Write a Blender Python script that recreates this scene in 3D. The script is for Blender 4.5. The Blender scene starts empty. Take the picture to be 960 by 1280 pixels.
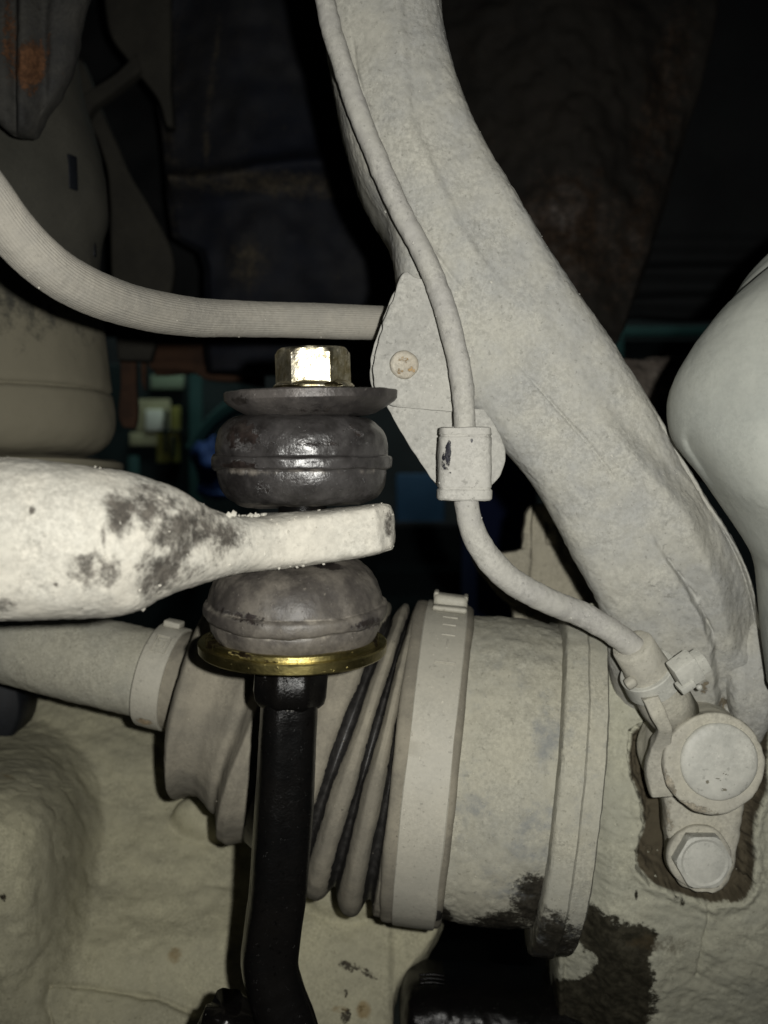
import bpy, bmesh, math, random
import numpy as np
from mathutils import Vector

random.seed(4); RNG = np.random.default_rng(4)
SC = bpy.context.scene
COL = SC.collection

# ------------------------------------------------------------------ camera, world, light
F = 1500.0                      # focal length in photo pixels (960 x 1280)
CZ = 0.60                       # height of the lens above the workshop floor
cam_d = bpy.data.cameras.new('camera')
cam_d.sensor_fit = 'VERTICAL'; cam_d.sensor_height = 36.0
cam_d.lens = 36.0 * F / 1280.0
cam_d.clip_start = 0.01; cam_d.clip_end = 50
cam_d.dof.use_dof = True; cam_d.dof.focus_distance = 0.325; cam_d.dof.aperture_fstop = 18
cam = bpy.data.objects.new('camera', cam_d); COL.objects.link(cam)
cam.location = (0, 0, CZ); cam.rotation_euler = (math.radians(90), 0, 0)
SC.camera = cam

w = bpy.data.worlds.new('World'); SC.world = w; w.use_nodes = True
w.node_tree.nodes['Background'].inputs[0].default_value = (0.55, 0.7, 1.0, 1)
w.node_tree.nodes['Background'].inputs[1].default_value = 0.0025

fl = bpy.data.lights.new('phone_flash', 'SPOT')          # the flash beside the lens lights the picture
fl.energy = 5.5; fl.shadow_soft_size = 0.0022
fl.spot_size = math.radians(86); fl.spot_blend = 1.0; fl.color = (1.0, 0.985, 0.93)
flo = bpy.data.objects.new('phone_flash', fl); COL.objects.link(flo)
flo.location = (0.0145, 0.0, CZ + 0.005); flo.rotation_euler = (math.radians(91.5), 0, math.radians(0))

wl = bpy.data.lights.new('background_fill', 'AREA')        # added area light standing in for dim ambient light far behind
wl.energy = 5.0; wl.size = 0.5; wl.color = (0.85, 1.0, 0.9)
wlo = bpy.data.objects.new('background_fill', wl); COL.objects.link(wlo)
wlo.location = (-0.1, 1.75, CZ + 1.1); wlo.rotation_euler = (math.radians(28), 0, 0)

SC.view_settings.view_transform = 'Standard'; SC.view_settings.look = 'None'
SC.view_settings.exposure = 0.0; SC.view_settings.gamma = 1.0
SC.view_settings.use_curve_mapping = False
SC.cycles.use_denoising = True
SC.cycles.max_bounces = 6

# ------------------------------------------------------------------ maths helpers
def P(x, y, d):
    """photo direction (x, y) at distance d along the view axis -> world point"""
    return np.array([(x - 480.0) / F * d, d, CZ + (640.0 - y) / F * d])

def proj(V):
    return 480 + F * V[..., 0] / V[..., 1], 640 - F * (V[..., 2] - CZ) / V[..., 1]

def k(d): return d / F

def _hash(ix, iy, iz, seed):
    h = (ix * 374761393 + iy * 668265263 + iz * 2147483647 + seed * 974711) & 0xffffffff
    h = ((h ^ (h >> 13)) * 1274126177) & 0xffffffff
    return ((h ^ (h >> 16)) & 0xffff) / 65535.0

def vnoise(V, scale, seed=0):
    Q = V * scale + 1000.0
    I = np.floor(Q).astype(np.int64); f = Q - I; f = f * f * (3 - 2 * f)
    r = 0
    for a in (0, 1):
        for b in (0, 1):
            for c in (0, 1):
                wgt = (f[..., 0] if a else 1 - f[..., 0]) * (f[..., 1] if b else 1 - f[..., 1]) * (f[..., 2] if c else 1 - f[..., 2])
                r = r + wgt * _hash(I[..., 0] + a, I[..., 1] + b, I[..., 2] + c, seed)
    return r * 2 - 1

def spline(rows, n, closed=False):
    A = np.array(rows, float)
    if len(A) == 2:
        t = np.linspace(0, 1, n)[:, None]; return A[0] * (1 - t) + A[1] * t
    seg = np.linalg.norm(np.diff(A[:, :min(4, A.shape[1])], axis=0), axis=1) ** 0.75 + 1e-6
    T = np.concatenate([[0], np.cumsum(seg)])
    M = np.zeros_like(A)
    M[1:-1] = (A[2:] - A[:-2]) / (T[2:] - T[:-2])[:, None]
    M[0] = (A[1] - A[0]) / seg[0]; M[-1] = (A[-1] - A[-2]) / seg[-1]
    out = []
    for t in np.linspace(0, T[-1], n):
        i = min(max(np.searchsorted(T, t) - 1, 0), len(seg) - 1)
        h = seg[i]; s = (t - T[i]) / h
        out.append((2*s**3-3*s**2+1)*A[i] + (s**3-2*s**2+s)*h*M[i] + (-2*s**3+3*s**2)*A[i+1] + (s**3-s**2)*h*M[i+1])
    return np.array(out)

def sst(a, b, x):
    t = np.clip((x - a) / (b - a), 0, 1); return t * t * (3 - 2 * t)

def sdpoly(px, py, poly):
    """signed distance in pixels, negative inside"""
    d = np.full(px.shape, 1e9); ins = np.zeros(px.shape, bool); n = len(poly)
    for i in range(n):
        x0, y0 = poly[i]; x1, y1 = poly[(i + 1) % n]
        ex, ey = x1 - x0, y1 - y0
        t = np.clip(((px - x0) * ex + (py - y0) * ey) / (ex * ex + ey * ey + 1e-9), 0, 1)
        d = np.minimum(d, np.hypot(px - x0 - t * ex, py - y0 - t * ey))
        c = (y0 > py) != (y1 > py)
        xi = ex * (py - y0) / (ey if abs(ey) > 1e-9 else 1e-9) + x0
        ins ^= c & (px < xi)
    return np.where(ins, -d, d)

def pline(px, py, pts):
    d = np.full(px.shape, 1e9)
    for (x0, y0), (x1, y1) in zip(pts[:-1], pts[1:]):
        ex, ey = x1 - x0, y1 - y0
        t = np.clip(((px - x0) * ex + (py - y0) * ey) / (ex * ex + ey * ey + 1e-9), 0, 1)
        d = np.minimum(d, np.hypot(px - x0 - t * ex, py - y0 - t * ey))
    return d

def wob(px, py, amp=3.0, sc=0.06, seed=3):
    V = np.stack([px, py, np.zeros_like(px)], -1)
    return amp * vnoise(V, sc, seed) + 0.5 * amp * vnoise(V, sc * 2.3, seed + 1)

def blobs(px, py, L):
    m = np.zeros(px.shape)
    for b in L:
        x, y, rx, ry = b[:4]; a = math.radians(b[4]) if len(b) > 4 else 0; s = b[5] if len(b) > 5 else 1
        dx, dy = px - x, py - y
        u = (dx * math.cos(a) + dy * math.sin(a)) / rx; v = (-dx * math.sin(a) + dy * math.cos(a)) / ry
        m = np.maximum(m, s * np.clip(1.15 - 0.65 * (u * u + v * v), 0, 1))
    return m

# ------------------------------------------------------------------ scene graph helpers
ORG = {}
def thing(name, label, cat, at, group=None):
    o = bpy.data.objects.new(name, None); COL.objects.link(o)
    o.empty_display_size = 0.01
    o.location = at; o['label'] = label; o['category'] = cat
    if group: o['group'] = group
    ORG[o.name] = np.array(at, float); return o

def mesh(name, V, Fc, mat, parent=None, label=None, cat=None, kind=None, group=None, stain=None, sharp=None,
         flat=False, rough=None, recalc=True):
    V = np.array(V, float)
    if parent is not None:
        root = parent
        while root.parent is not None: root = root.parent
        org = ORG[root.name]
    else:
        org = V.mean(0); org[2] = V[:, 2].min()
    me = bpy.data.meshes.new(name)
    me.from_pydata([tuple(v) for v in (V - org)], [], Fc)
    if recalc:
        bm = bmesh.new(); bm.from_mesh(me); bmesh.ops.recalc_face_normals(bm, faces=bm.faces); bm.to_mesh(me); bm.free()
    if rough:
        N = np.empty(len(V) * 3); me.vertices.foreach_get('vector', N) if False else None
        N = np.array([v.normal[:] for v in me.vertices])
        D = np.zeros(len(V))
        for i, (sc, amp) in enumerate(rough):
            n = vnoise(V, sc, 11 + i); D += amp * n
        V = V + N * D[:, None]
        me.vertices.foreach_set('co', (V - org).ravel()); me.update()
    if stain is not None:
        for nm, fn in (stain.items() if isinstance(stain, dict) else {'stain': stain}.items()):
            px, py = proj(V); vals = fn(px, py, V) if callable(fn) else fn
            at = me.attributes.new(nm, 'FLOAT', 'POINT'); at.data.foreach_set('value', np.asarray(vals, np.float32))
    me.materials.append(mat)
    me.polygons.foreach_set('use_smooth', [not flat] * len(me.polygons))
    if sharp: me.set_sharp_from_angle(angle=math.radians(sharp))
    me.update()
    o = bpy.data.objects.new(name, me); COL.objects.link(o)
    if parent is not None:
        o.parent = parent
    else:
        o.location = org; ORG[o.name] = org
    if label: o['label'] = label
    if cat: o['category'] = cat
    if kind: o['kind'] = kind
    if group: o['group'] = group
    return o

def grid_faces(m, n, closed=True, off=0):
    i = np.arange(m - 1)[:, None]; j = np.arange(n if closed else n - 1)[None, :]
    a = i * n + j; b = i * n + (j + 1) % n
    q = np.stack([a, b, b + n, a + n], -1).reshape(-1, 4) + off
    return q.tolist()

def rings_mesh(R, cap=True):
    m, n = R.shape[:2]
    V = R.reshape(-1, 3); Fc = grid_faces(m, n)
    if cap:
        V = np.vstack([V, R[0].mean(0), R[-1].mean(0)])
        c0, c1 = m * n, m * n + 1
        for j in range(n):
            Fc.append([j, c0, (j + 1) % n]); Fc.append([(m - 1) * n + j, (m - 1) * n + (j + 1) % n, c1])
    return V, Fc

def rloft(st, nt, nu, nb=14, relief=None, p=4.0, lin=False):
    """cast body given by opposite edge points of its sections: rows (xa,ya,xb,yb,d,thickness[,p])"""
    A = np.array([list(r) + [p] * (7 - len(r)) for r in st], float)
    if lin:
        T = np.concatenate([[0], np.cumsum(np.linalg.norm(np.diff(A[:, :4], axis=0), axis=1))])
        tt = np.linspace(0, T[-1], nt); S = np.stack([np.interp(tt, T, A[:, c]) for c in range(7)], 1)
    else: S = spline(A, nt)
    L = np.array([P(r[0], r[1], r[4]) for r in S]); R = np.array([P(r[2], r[3], r[4]) for r in S])
    mid = (L + R) / 2; ax = (R - L) / 2; w_ = np.linalg.norm(ax, axis=1, keepdims=True); a = ax / w_
    t = np.gradient(mid, axis=0)
    kw = max(3, nt // 14) | 1; t = np.stack([np.convolve(np.pad(t[:, c], kw // 2, mode='edge'), np.ones(kw) / kw, 'valid') for c in range(3)], 1)
    t /= np.linalg.norm(t, axis=1, keepdims=True)
    nr = np.cross(a, t); nr /= np.linalg.norm(nr, axis=1, keepdims=True)
    nr[nr[:, 1] > 0] *= -1
    x = np.linspace(-1, 1, nu); u = np.sin(x * math.pi / 2)
    xb = np.linspace(1, -1, nb + 2)[1:-1]; ub = np.sin(xb * math.pi / 2)
    U = np.concatenate([u, ub]); sg = np.concatenate([np.ones(nu), -np.ones(nb)])
    out = []
    for i in range(nt):
        pp = S[i, 6]; v = (1 - np.abs(U) ** pp).clip(0) ** (1 / pp)
        th = S[i, 5] / 2
        pts = mid[i] + a[i] * w_[i] * U[:, None] + nr[i] * (v * sg * th)[:, None]
        if relief is not None:
            px, py = proj(pts)
            edge = np.clip((1 - np.abs(U)) * 14, 0, 1)
            pts = pts + nr[i] * (relief(px, py) * edge * (sg > 0))[:, None]
        out.append(pts)
    return rings_mesh(np.array(out))

def frames(C):
    t = np.gradient(C, axis=0); t /= np.linalg.norm(t, axis=1, keepdims=True)
    ref = np.array([0, -1.0, 0.0])
    n0 = ref - t[0] * ref.dot(t[0])
    if np.linalg.norm(n0) < 0.2: n0 = np.array([0, 0, 1.0]) - t[0] * t[0][2]
    n0 /= np.linalg.norm(n0); N = [n0]
    for i in range(1, len(C)):
        v = N[-1] - t[i] * N[-1].dot(t[i]); N.append(v / np.linalg.norm(v))
    N = np.array(N); return t, N, np.cross(t, N)

def tube(rows, n=200, seg=32, mod=None, cap=True, smooth=True):
    """rows (x, y, d, radius in pixels at that distance)"""
    S = spline(rows, n) if smooth else np.array(rows, float)
    C = np.array([P(*r[:3]) for r in S]); rad = S[:, 3] * S[:, 2] / F
    t, N, B = frames(C)
    th = np.linspace(0, 2 * math.pi, seg, endpoint=False)
    R = []
    for i in range(len(C)):
        r = rad[i] * (mod(th, i / len(C)) if mod else np.ones(seg))
        R.append(C[i] + np.cos(th)[:, None] * N[i] * r[:, None] + np.sin(th)[:, None] * B[i] * r[:, None])
    return rings_mesh(np.array(R), cap)

def axis_frame(ax):
    ax = np.array(ax, float); ax /= np.linalg.norm(ax)
    ref = np.array([0, -1.0, 0]) if abs(ax[1]) < 0.8 else np.array([0, 0, 1.0])
    n = ref - ax * ref.dot(ax); n /= np.linalg.norm(n)
    return ax, n, np.cross(ax, n)

def lathe(base, ax, prof, seg=96, rf=None, a0=0.0, sweep=2 * math.pi, cap=True):
    """prof rows (h, r) in metres along the axis; rf(theta, h, r) may reshape the radius"""
    ax, n, b = axis_frame(ax); base = np.array(base, float)
    th = a0 + np.linspace(0, sweep, seg, endpoint=False)
    R = []
    for h, r in prof:
        rr = rf(th, h, r) if rf else np.full(seg, r)
        R.append(base + ax * h + (np.cos(th)[:, None] * n + np.sin(th)[:, None] * b) * rr[:, None])
    return rings_mesh(np.array(R), cap)

def smoothprof(pr, n=60):
    return [tuple(r) for r in spline(pr, n)]

def hexr(r0):
    def f(th, h, r):
        a = (th + math.pi / 6) % (math.pi / 3) - math.pi / 6
        return np.minimum(r0 / np.cos(a), r)
    return f

def block(c, ax, up, size, bev=0.0004):
    """bevelled block, centre c, x axis ax, z axis up"""
    ax = np.array(ax, float); ax /= np.linalg.norm(ax); up = np.array(up, float); up -= ax * up.dot(ax); up /= np.linalg.norm(up)
    dp = np.cross(up, ax); bm = bmesh.new(); bmesh.ops.create_cube(bm, size=1)
    for v in bm.verts: v.co = Vector((v.co.x * size[0], v.co.y * size[1], v.co.z * size[2]))
    if bev: bmesh.ops.bevel(bm, geom=bm.edges[:], offset=bev, segments=2, affect='EDGES', profile=0.6)
    bm.verts.index_update()
    V = [np.array(c) + ax * v.co.x + dp * v.co.y + up * v.co.z for v in bm.verts]
    Fc = [[v.index for v in f.verts] for f in bm.faces]; bm.free(); return np.array(V), Fc

def pbox(x0, y0, x1, y1, d, depth, bev=0.003):
    c = (P(x0, y0, d) + P(x1, y1, d)) / 2 + np.array([0, depth / 2, 0])
    return block(c, (1, 0, 0), (0, 0, 1), ((x1 - x0) * k(d), depth, (y1 - y0) * k(d)), bev)

def join(*VF):
    V, Fc, o = [], [], 0
    for v, f in VF:
        V.append(v); Fc += [[i + o for i in q] for q in f]; o += len(v)
    return np.vstack(V), Fc

ICO = None
def crumbs(parent, src, n, mat, sel=None, r=(0.00015, 0.0005), name='mud_crumbs'):
    """loose grains of dried mud stuck to a surface, one part"""
    global ICO
    if ICO is None:
        bm = bmesh.new(); bmesh.ops.create_icosphere(bm, subdivisions=1, radius=1); bm.verts.index_update()
        ICO = (np.array([v.co[:] for v in bm.verts]), [[v.index for v in f.verts] for f in bm.faces]); bm.free()
    px, py = proj(src); ok = np.ones(len(src), bool) if sel is None else sel(px, py, src)
    idx = np.nonzero(ok)[0]
    if len(idx) == 0: return
    V, Fc = [], []
    for c, j in enumerate(RNG.choice(idx, n)):
        s = r[0] + (r[1] - r[0]) * RNG.random() ** 2.5
        V.append(src[j] + ICO[0] * s * (0.6 + 0.8 * RNG.random((len(ICO[0]), 1))) * (0.7 + 0.6 * RNG.random(3)))
        Fc += [[i + c * len(ICO[0]) for i in f] for f in ICO[1]]
    mesh(name, np.vstack(V), Fc, mat, parent, kind='stuff', flat=True, recalc=False)

# ------------------------------------------------------------------ materials
def _n(nt, t, **kw):
    n = nt.nodes.new(t)
    for a, v in kw.items(): setattr(n, a, v)
    return n

def mud(name, c1, c2, stain=None, stain_rough=0.45, stain2=None, grain=1.0, lump=1.0, rough=0.92, big=45.0,
        speck=0.45, metal=0.0, spec=0.25, stain_edge=0.08, stain_bump=0.5, stain2_max=0.8):
    m = bpy.data.materials.new(name); m.use_nodes = True; nt = m.node_tree; N = nt.nodes; Lk = nt.links
    bs = N['Principled BSDF']; tc = _n(nt, 'ShaderNodeTexCoord'); ob = tc.outputs['Object']
    def noise(sc, det=4, ro=0.6):
        n = _n(nt, 'ShaderNodeTexNoise'); n.inputs['Scale'].default_value = sc; n.inputs['Detail'].default_value = det
        n.inputs['Roughness'].default_value = ro; Lk.new(ob, n.inputs['Vector']); return n.outputs['Fac']
    def mr(src, a, b, c=0.0, d=1.0):
        n = _n(nt, 'ShaderNodeMapRange', interpolation_type='SMOOTHSTEP')
        for i, v in enumerate((a, b, c, d)): n.inputs[i + 1].default_value = v
        Lk.new(src, n.inputs[0]); return n.outputs[0]
    def mix(f, a, b, mode='MIX'):
        n = _n(nt, 'ShaderNodeMix', data_type='RGBA', blend_type=mode)
        for s, v in ((0, f), (6, a), (7, b)):
            if hasattr(v, 'links'): Lk.new(v, n.inputs[s])
            else: n.inputs[s].default_value = v if s == 0 else (*v, 1)
        return n.outputs[2]
    def math_(op, a, b):
        n = _n(nt, 'ShaderNodeMath', operation=op)
        for i, v in enumerate((a, b)):
            if hasattr(v, 'links'): Lk.new(v, n.inputs[i])
            else: n.inputs[i].default_value = v
        return n.outputs[0]
    col = mix(mr(noise(big, 6, 0.65), 0.35, 0.65), c1, c2)
    fine = noise(900, 3, 0.7)
    pat = mr(noise(55, 5, 0.65), 0.38, 0.64)
    col = mix(math_('MULTIPLY', math_('ADD', math_('MULTIPLY', pat, 0.30), 0.12), min(grain, 1.0)), col, mix(mr(fine, 0.34, 0.66), (0.60, 0.60, 0.60), (1.32, 1.32, 1.32)), 'MULTIPLY')
    col = mix(math_('MULTIPLY', mr(noise(300, 6, 0.75), 0.45, 0.68), 0.34 * min(grain, 1.0)), col, tuple(x * 0.62 for x in c1))
    col = mix(math_('MULTIPLY', mr(noise(640, 3, 0.6), 0.63, 0.69), speck), col, tuple(x * 0.40 for x in c1))
    fl_ = mr(noise(760, 4, 0.65), 0.64, 0.70)
    col = mix(math_('MULTIPLY', fl_, min(1, speck * 1.3)), col, tuple(min(1, x * 1.5) for x in c1))
    ro = rough; hh = None
    h = math_('ADD', math_('MULTIPLY', math_('MULTIPLY', noise(1500, 3, 0.7), math_('ADD', pat, 0.35)), 0.36 * grain), math_('MULTIPLY', noise(260, 5, 0.62), 0.42 * lump))
    h = math_('ADD', h, math_('MULTIPLY', fl_, 0.35 * grain))
    if stain is not None:
        at = _n(nt, 'ShaderNodeAttribute', attribute_name='stain')
        j = math_('ADD', at.outputs['Fac'], math_('MULTIPLY', math_('SUBTRACT', noise(130, 10, 0.82), 0.5), 2.3))
        j = math_('ADD', j, math_('MULTIPLY', math_('SUBTRACT', noise(620, 4, 0.7), 0.5), 1.0))
        f = mr(j, 0.5 - stain_edge, 0.5 + stain_edge)
        sc = mix(mr(noise(330, 6, 0.75), 0.38, 0.66), stain, tuple(x * 2.3 for x in stain))
        col = mix(f, col, sc)
        r = _n(nt, 'ShaderNodeMapRange'); r.inputs[3].default_value = rough; r.inputs[4].default_value = stain_rough
        Lk.new(f, r.inputs[0]); ro = r.outputs[0]
        h = math_('SUBTRACT', h, math_('MULTIPLY', f, stain_bump))
    if stain2 is not None:
        at = _n(nt, 'ShaderNodeAttribute', attribute_name='stain2')
        j = math_('ADD', at.outputs['Fac'], math_('MULTIPLY', math_('SUBTRACT', noise(140, 8, 0.75), 0.5), 1.7))
        col = mix(mr(j, 0.3, 0.85, 0, stain2_max), col, stain2)
    bp = _n(nt, 'ShaderNodeBump'); bp.inputs['Strength'].default_value = 0.6; bp.inputs['Distance'].default_value = 0.0006
    Lk.new(h, bp.inputs['Height']); Lk.new(bp.outputs[0], bs.inputs['Normal'])
    Lk.new(col, bs.inputs['Base Color'])
    if hasattr(ro, 'links'): Lk.new(ro, bs.inputs['Roughness'])
    else: bs.inputs['Roughness'].default_value = ro
    bs.inputs['Metallic'].default_value = metal; bs.inputs['Specular IOR Level'].default_value = spec
    return m

M = {}
M['arm']    = mud('dried_mud_grey', (0.40, 0.39, 0.34), (0.325, 0.325, 0.305), stain=(0.10, 0.085, 0.06), big=38, lump=.7)
M['knuckle'] = mud('dried_mud_knuckle', (0.40, 0.392, 0.305), (0.345, 0.342, 0.275), stain=(0.022, 0.020, 0.014), stain_rough=0.38,
                   stain2=(0.055, 0.043, 0.025), stain_edge=0.16, stain_bump=0.2, stain2_max=.95)
M['bracket'] = mud('dried_mud_plate', (0.395, 0.387, 0.35), (0.35, 0.345, 0.318), lump=0.6)
M['cable']  = mud('dusty_cable_rubber', (0.40, 0.39, 0.35), (0.36, 0.35, 0.325), lump=0.5, grain=0.8, big=80)
M['grommet'] = mud('dusty_grommet_rubber', (0.43, 0.42, 0.38), (0.39, 0.38, 0.35), stain=(0.012, 0.012, 0.016), lump=0.4, stain_rough=0.4)
M['sensor'] = mud('dusty_sensor_plastic', (0.44, 0.42, 0.345), (0.39, 0.375, 0.32), lump=0.4, grain=0.9, stain=(0.2, 0.18, 0.14))
M['cap']    = mud('rubbed_sensor_cap', (0.51, 0.505, 0.45), (0.39, 0.39, 0.35), lump=0.3, grain=.6, rough=0.52, big=70, stain=(0.12, 0.11, 0.08), spec=0.4)
M['hose']   = mud('dusty_ribbed_hose', (0.34, 0.32, 0.275), (0.30, 0.285, 0.25), lump=0.3, grain=0.7, big=90, speck=0.3)
M['bar']    = mud('pale_caked_mud', (0.50, 0.475, 0.41), (0.44, 0.425, 0.375), stain=(0.050, 0.045, 0.038), stain_rough=0.8,
                  stain_edge=0.34, stain_bump=0.7, lump=0.9, big=60, speck=0.3)
M['shaft']  = mud('dusty_shaft_paint', (0.37, 0.355, 0.285), (0.325, 0.318, 0.268), stain=(0.02, 0.018, 0.014), stain_rough=0.35, big=30, lump=0.7, stain2=(0.17, 0.18, 0.185), stain_edge=0.2, stain_bump=0.1, stain2_max=.75)
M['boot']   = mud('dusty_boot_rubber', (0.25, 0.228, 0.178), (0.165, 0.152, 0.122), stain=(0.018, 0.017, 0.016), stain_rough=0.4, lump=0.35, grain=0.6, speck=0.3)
M['clamp']  = mud('dusty_clamp_steel', (0.40, 0.38, 0.315), (0.36, 0.345, 0.29), stain=(0.20, 0.155, 0.10), rough=0.62, lump=0.25, grain=0.5, spec=0.5)
M['lower']  = mud('dried_mud_lower_arm', (0.42, 0.398, 0.278), (0.345, 0.328, 0.238), stain=(0.03, 0.025, 0.016), stain_rough=0.7, big=22, stain2=(0.20, 0.135, 0.05), stain2_max=.7)
M['caliper'] = mud('smooth_dust_film', (0.33, 0.34, 0.305), (0.245, 0.257, 0.238), lump=0.15, grain=0.35, big=18, speck=0.12, rough=0.75)
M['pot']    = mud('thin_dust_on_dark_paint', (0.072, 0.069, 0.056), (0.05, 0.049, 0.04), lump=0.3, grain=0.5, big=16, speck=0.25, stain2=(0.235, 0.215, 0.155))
M['back']   = mud('dusty_backing_plate', (0.40, 0.37, 0.285), (0.35, 0.325, 0.255), lump=0.4, big=40)
M['rubber'] = mud('worn_black_rubber', (0.048, 0.045, 0.044), (0.015, 0.0135, 0.013), stain=(0.012, 0.009, 0.008), stain_rough=0.3, rough=0.30, lump=1.3, grain=1.1,
                  big=95, spec=0.65, speck=0.4, stain2=(0.30, 0.27, 0.23))
M['rubber_dusty'] = mud('dusty_black_rubber', (0.125, 0.112, 0.094), (0.042, 0.037, 0.033), stain=(0.014, 0.011, 0.010), stain_rough=0.45, rough=0.5, lump=1.0, grain=0.9,
                        big=85, spec=0.45, speck=0.4, stain2=(0.33, 0.30, 0.25))
M['oily']   = mud('oily_black_steel', (0.0042, 0.0038, 0.0035), (0.0025, 0.0025, 0.0025), rough=0.24, lump=0.25, grain=0.75, spec=0.13, speck=0.9, stain=(0.30, 0.29, 0.27), stain_rough=.4)
M['dark_washer'] = mud('dull_dark_steel', (0.10, 0.09, 0.083), (0.03, 0.027, 0.026), rough=0.42, metal=0.3, lump=1.2, spec=0.4, stain=(0.02, 0.017, 0.015), big=70)
M['zinc']   = mud('yellow_zinc', (0.40, 0.335, 0.13), (0.17, 0.145, 0.06), rough=0.36, metal=1.0, lump=0.6, grain=0.6, stain=(0.03, 0.022, 0.012), stain_rough=0.5, big=60)
M['zinc_nut'] = mud('bright_zinc_nut', (0.66, 0.62, 0.50), (0.34, 0.29, 0.16), rough=0.38, metal=1.0, lump=2.6, grain=0.9, stain=(0.05, 0.04, 0.02), big=230)
M['rivet']  = mud('rusty_rivet', (0.46, 0.43, 0.36), (0.40, 0.36, 0.29), lump=1.0, big=160, stain=(0.20, 0.135, 0.065))
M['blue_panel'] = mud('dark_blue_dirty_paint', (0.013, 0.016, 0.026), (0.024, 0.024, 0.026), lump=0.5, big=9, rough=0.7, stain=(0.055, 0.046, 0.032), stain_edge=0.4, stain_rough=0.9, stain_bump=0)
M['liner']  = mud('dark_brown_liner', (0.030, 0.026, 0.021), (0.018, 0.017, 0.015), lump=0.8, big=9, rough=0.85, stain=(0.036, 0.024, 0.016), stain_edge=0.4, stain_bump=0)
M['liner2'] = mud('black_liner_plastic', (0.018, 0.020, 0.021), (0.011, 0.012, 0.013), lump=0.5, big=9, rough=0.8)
M['rusty']  = mud('rusty_painted_steel', (0.055, 0.053, 0.047), (0.03, 0.03, 0.03), lump=0.7, big=40, stain=(0.060, 0.028, 0.013), stain_rough=0.85, stain_edge=0.2)
M['rust']   = mud('brown_rust', (0.085, 0.045, 0.027), (0.05, 0.03, 0.021), lump=0.8, big=30, rough=0.9)
M['frame']  = mud('dusty_frame_paint', (0.05, 0.047, 0.038), (0.035, 0.033, 0.028), lump=0.4, big=25)
M['black']  = mud('flat_black_rubber_and_shade', (0.010, 0.012, 0.016), (0.007, 0.008, 0.01), lump=0.3, rough=0.6)
def plain(nm, c, r=0.7): M[nm] = mud(nm, c, tuple(x * 0.8 for x in c), lump=0.2, grain=0.2, big=12, rough=r, speck=0.1)
M['beam'] = mud('rough_brown_grey_rust', (0.13, 0.112, 0.095), (0.07, 0.058, 0.048), lump=1.2, big=60)
plain('wall_paint', (0.03, 0.035, 0.04)); plain('teal', (0.03, 0.085, 0.085)); plain('teal_dark', (0.010, 0.020, 0.023))
plain('cream', (0.42, 0.42, 0.27)); plain('pale_green', (0.27, 0.36, 0.26)); plain('olive', (0.30, 0.30, 0.08)); plain('white_paper', (0.85, 0.9, 0.82))
plain('blue_bag', (0.03, 0.07, 0.24)); plain('blue_steel', (0.008, 0.02, 0.09)); plain('sky_blue', (0.03, 0.075, 0.15)); plain('floor_concrete', (0.06, 0.06, 0.055))

# ================================================================== the setting far behind: workshop wall and floor
V, Fc = block((0, 3.0, 1.2), (1, 0, 0), (0, 0, 1), (8, 0.1, 3.0), 0)
mesh('wall', V, Fc, M['wall_paint'], kind='structure', flat=True)
V, Fc = block((0, 1.0, -0.35), (1, 0, 0), (0, 0, 1), (8, 4.0, 0.1), 0)
mesh('floor', V, Fc, M['floor_concrete'], kind='structure', flat=True)

# ================================================================== knuckle (tall arm + lower body)
kn = thing('steering_knuckle', 'tall curved cast steering knuckle caked in pale grey dried mud', 'knuckle', P(860, 1300, 0.41))
def rel_arm(px, py):
    c1 = [(432, -20), (446, 90), (480, 200), (530, 300), (590, 380), (660, 470), (740, 560), (800, 640), (850, 722), (882, 775), (890, 830)]
    d1 = pline(px, py, c1)
    side = sdpoly(px, py, c1 + [(1100, 830), (1100, -60), (432, -60)])
    r = 0.0011 * sst(6, -30, side) * sst(330, 200, py)            # gently raised back above the cable
    r -= 0.0009 * np.exp(-(d1 / 2.2) ** 2) * sst(30, 90, py) * (0.55 + 0.45 * np.sin(py / 37.0))
    c2 = [(500, -20), (515, 150), (575, 285), (660, 400), (770, 540), (860, 640), (905, 740), (925, 830)]
    d2 = pline(px, py, c2); s2 = sdpoly(px, py, c2 + [(1100, 830), (1100, -60), (500, -60)])
    r += 0.0014 * sst(-7, 9, s2) * np.exp(-(np.clip(s2, 0, None) / 60.0) ** 2) * sst(470, 250, py) + 0.0016 * np.exp(-(d2 / 26.0) ** 2)
    r -= 0.0060 * sst(10, -24, s2) * sst(430, 620, py)
    low = sst(620, 720, py)
    s3 = sdpoly(px, py, [(740, 560), (795, 640), (832, 695), (860, 735), (880, 772), (892, 812), (900, 900), (1200, 900), (1200, 400), (740, 400)])
    r -= 0.0045 * sst(5, -5, s3 + wob(px, py, 2.0, 0.08)) * sst(640, 770, py)
    gr = [(836, 702), (858, 732), (872, 756), (884, 782), (893, 800)]
    r -= 0.0013 * np.exp(-(pline(px, py, gr) / 1.7) ** 2)
    V = np.stack([px, py, 0 * px], -1)
    r += 0.0005 * vnoise(V, 0.016, 5) + 0.00018 * vnoise(V, 0.055, 6)
    return r
arm_st = [(386, -40, 545, -40, .372, .044), (400, 20, 549, 20, .371, .044), (408, 62, 556, 75, .370, .044), (424, 150, 580, 150, .368, .044),
          (448, 232, 620, 232, .366, .044), (486, 302, 665, 300, .364, .044), (500, 380, 715, 372, .364, .045), (538, 456, 770, 450, .365, .046),
          (594, 524, 828, 538, .367, .047), (655, 590, 876, 618, .370, .048), (700, 658, 924, 692, .374, .049), (742, 720, 946, 762, .382, .048),
          (758, 782, 944, 830, .394, .046), (772, 830, 930, 866, .408, .044), (790, 870, 915, 890, .422, .04)]
V, Fc = rloft(arm_st, 560, 200, relief=rel_arm, p=4.6)
armV = V
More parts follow.
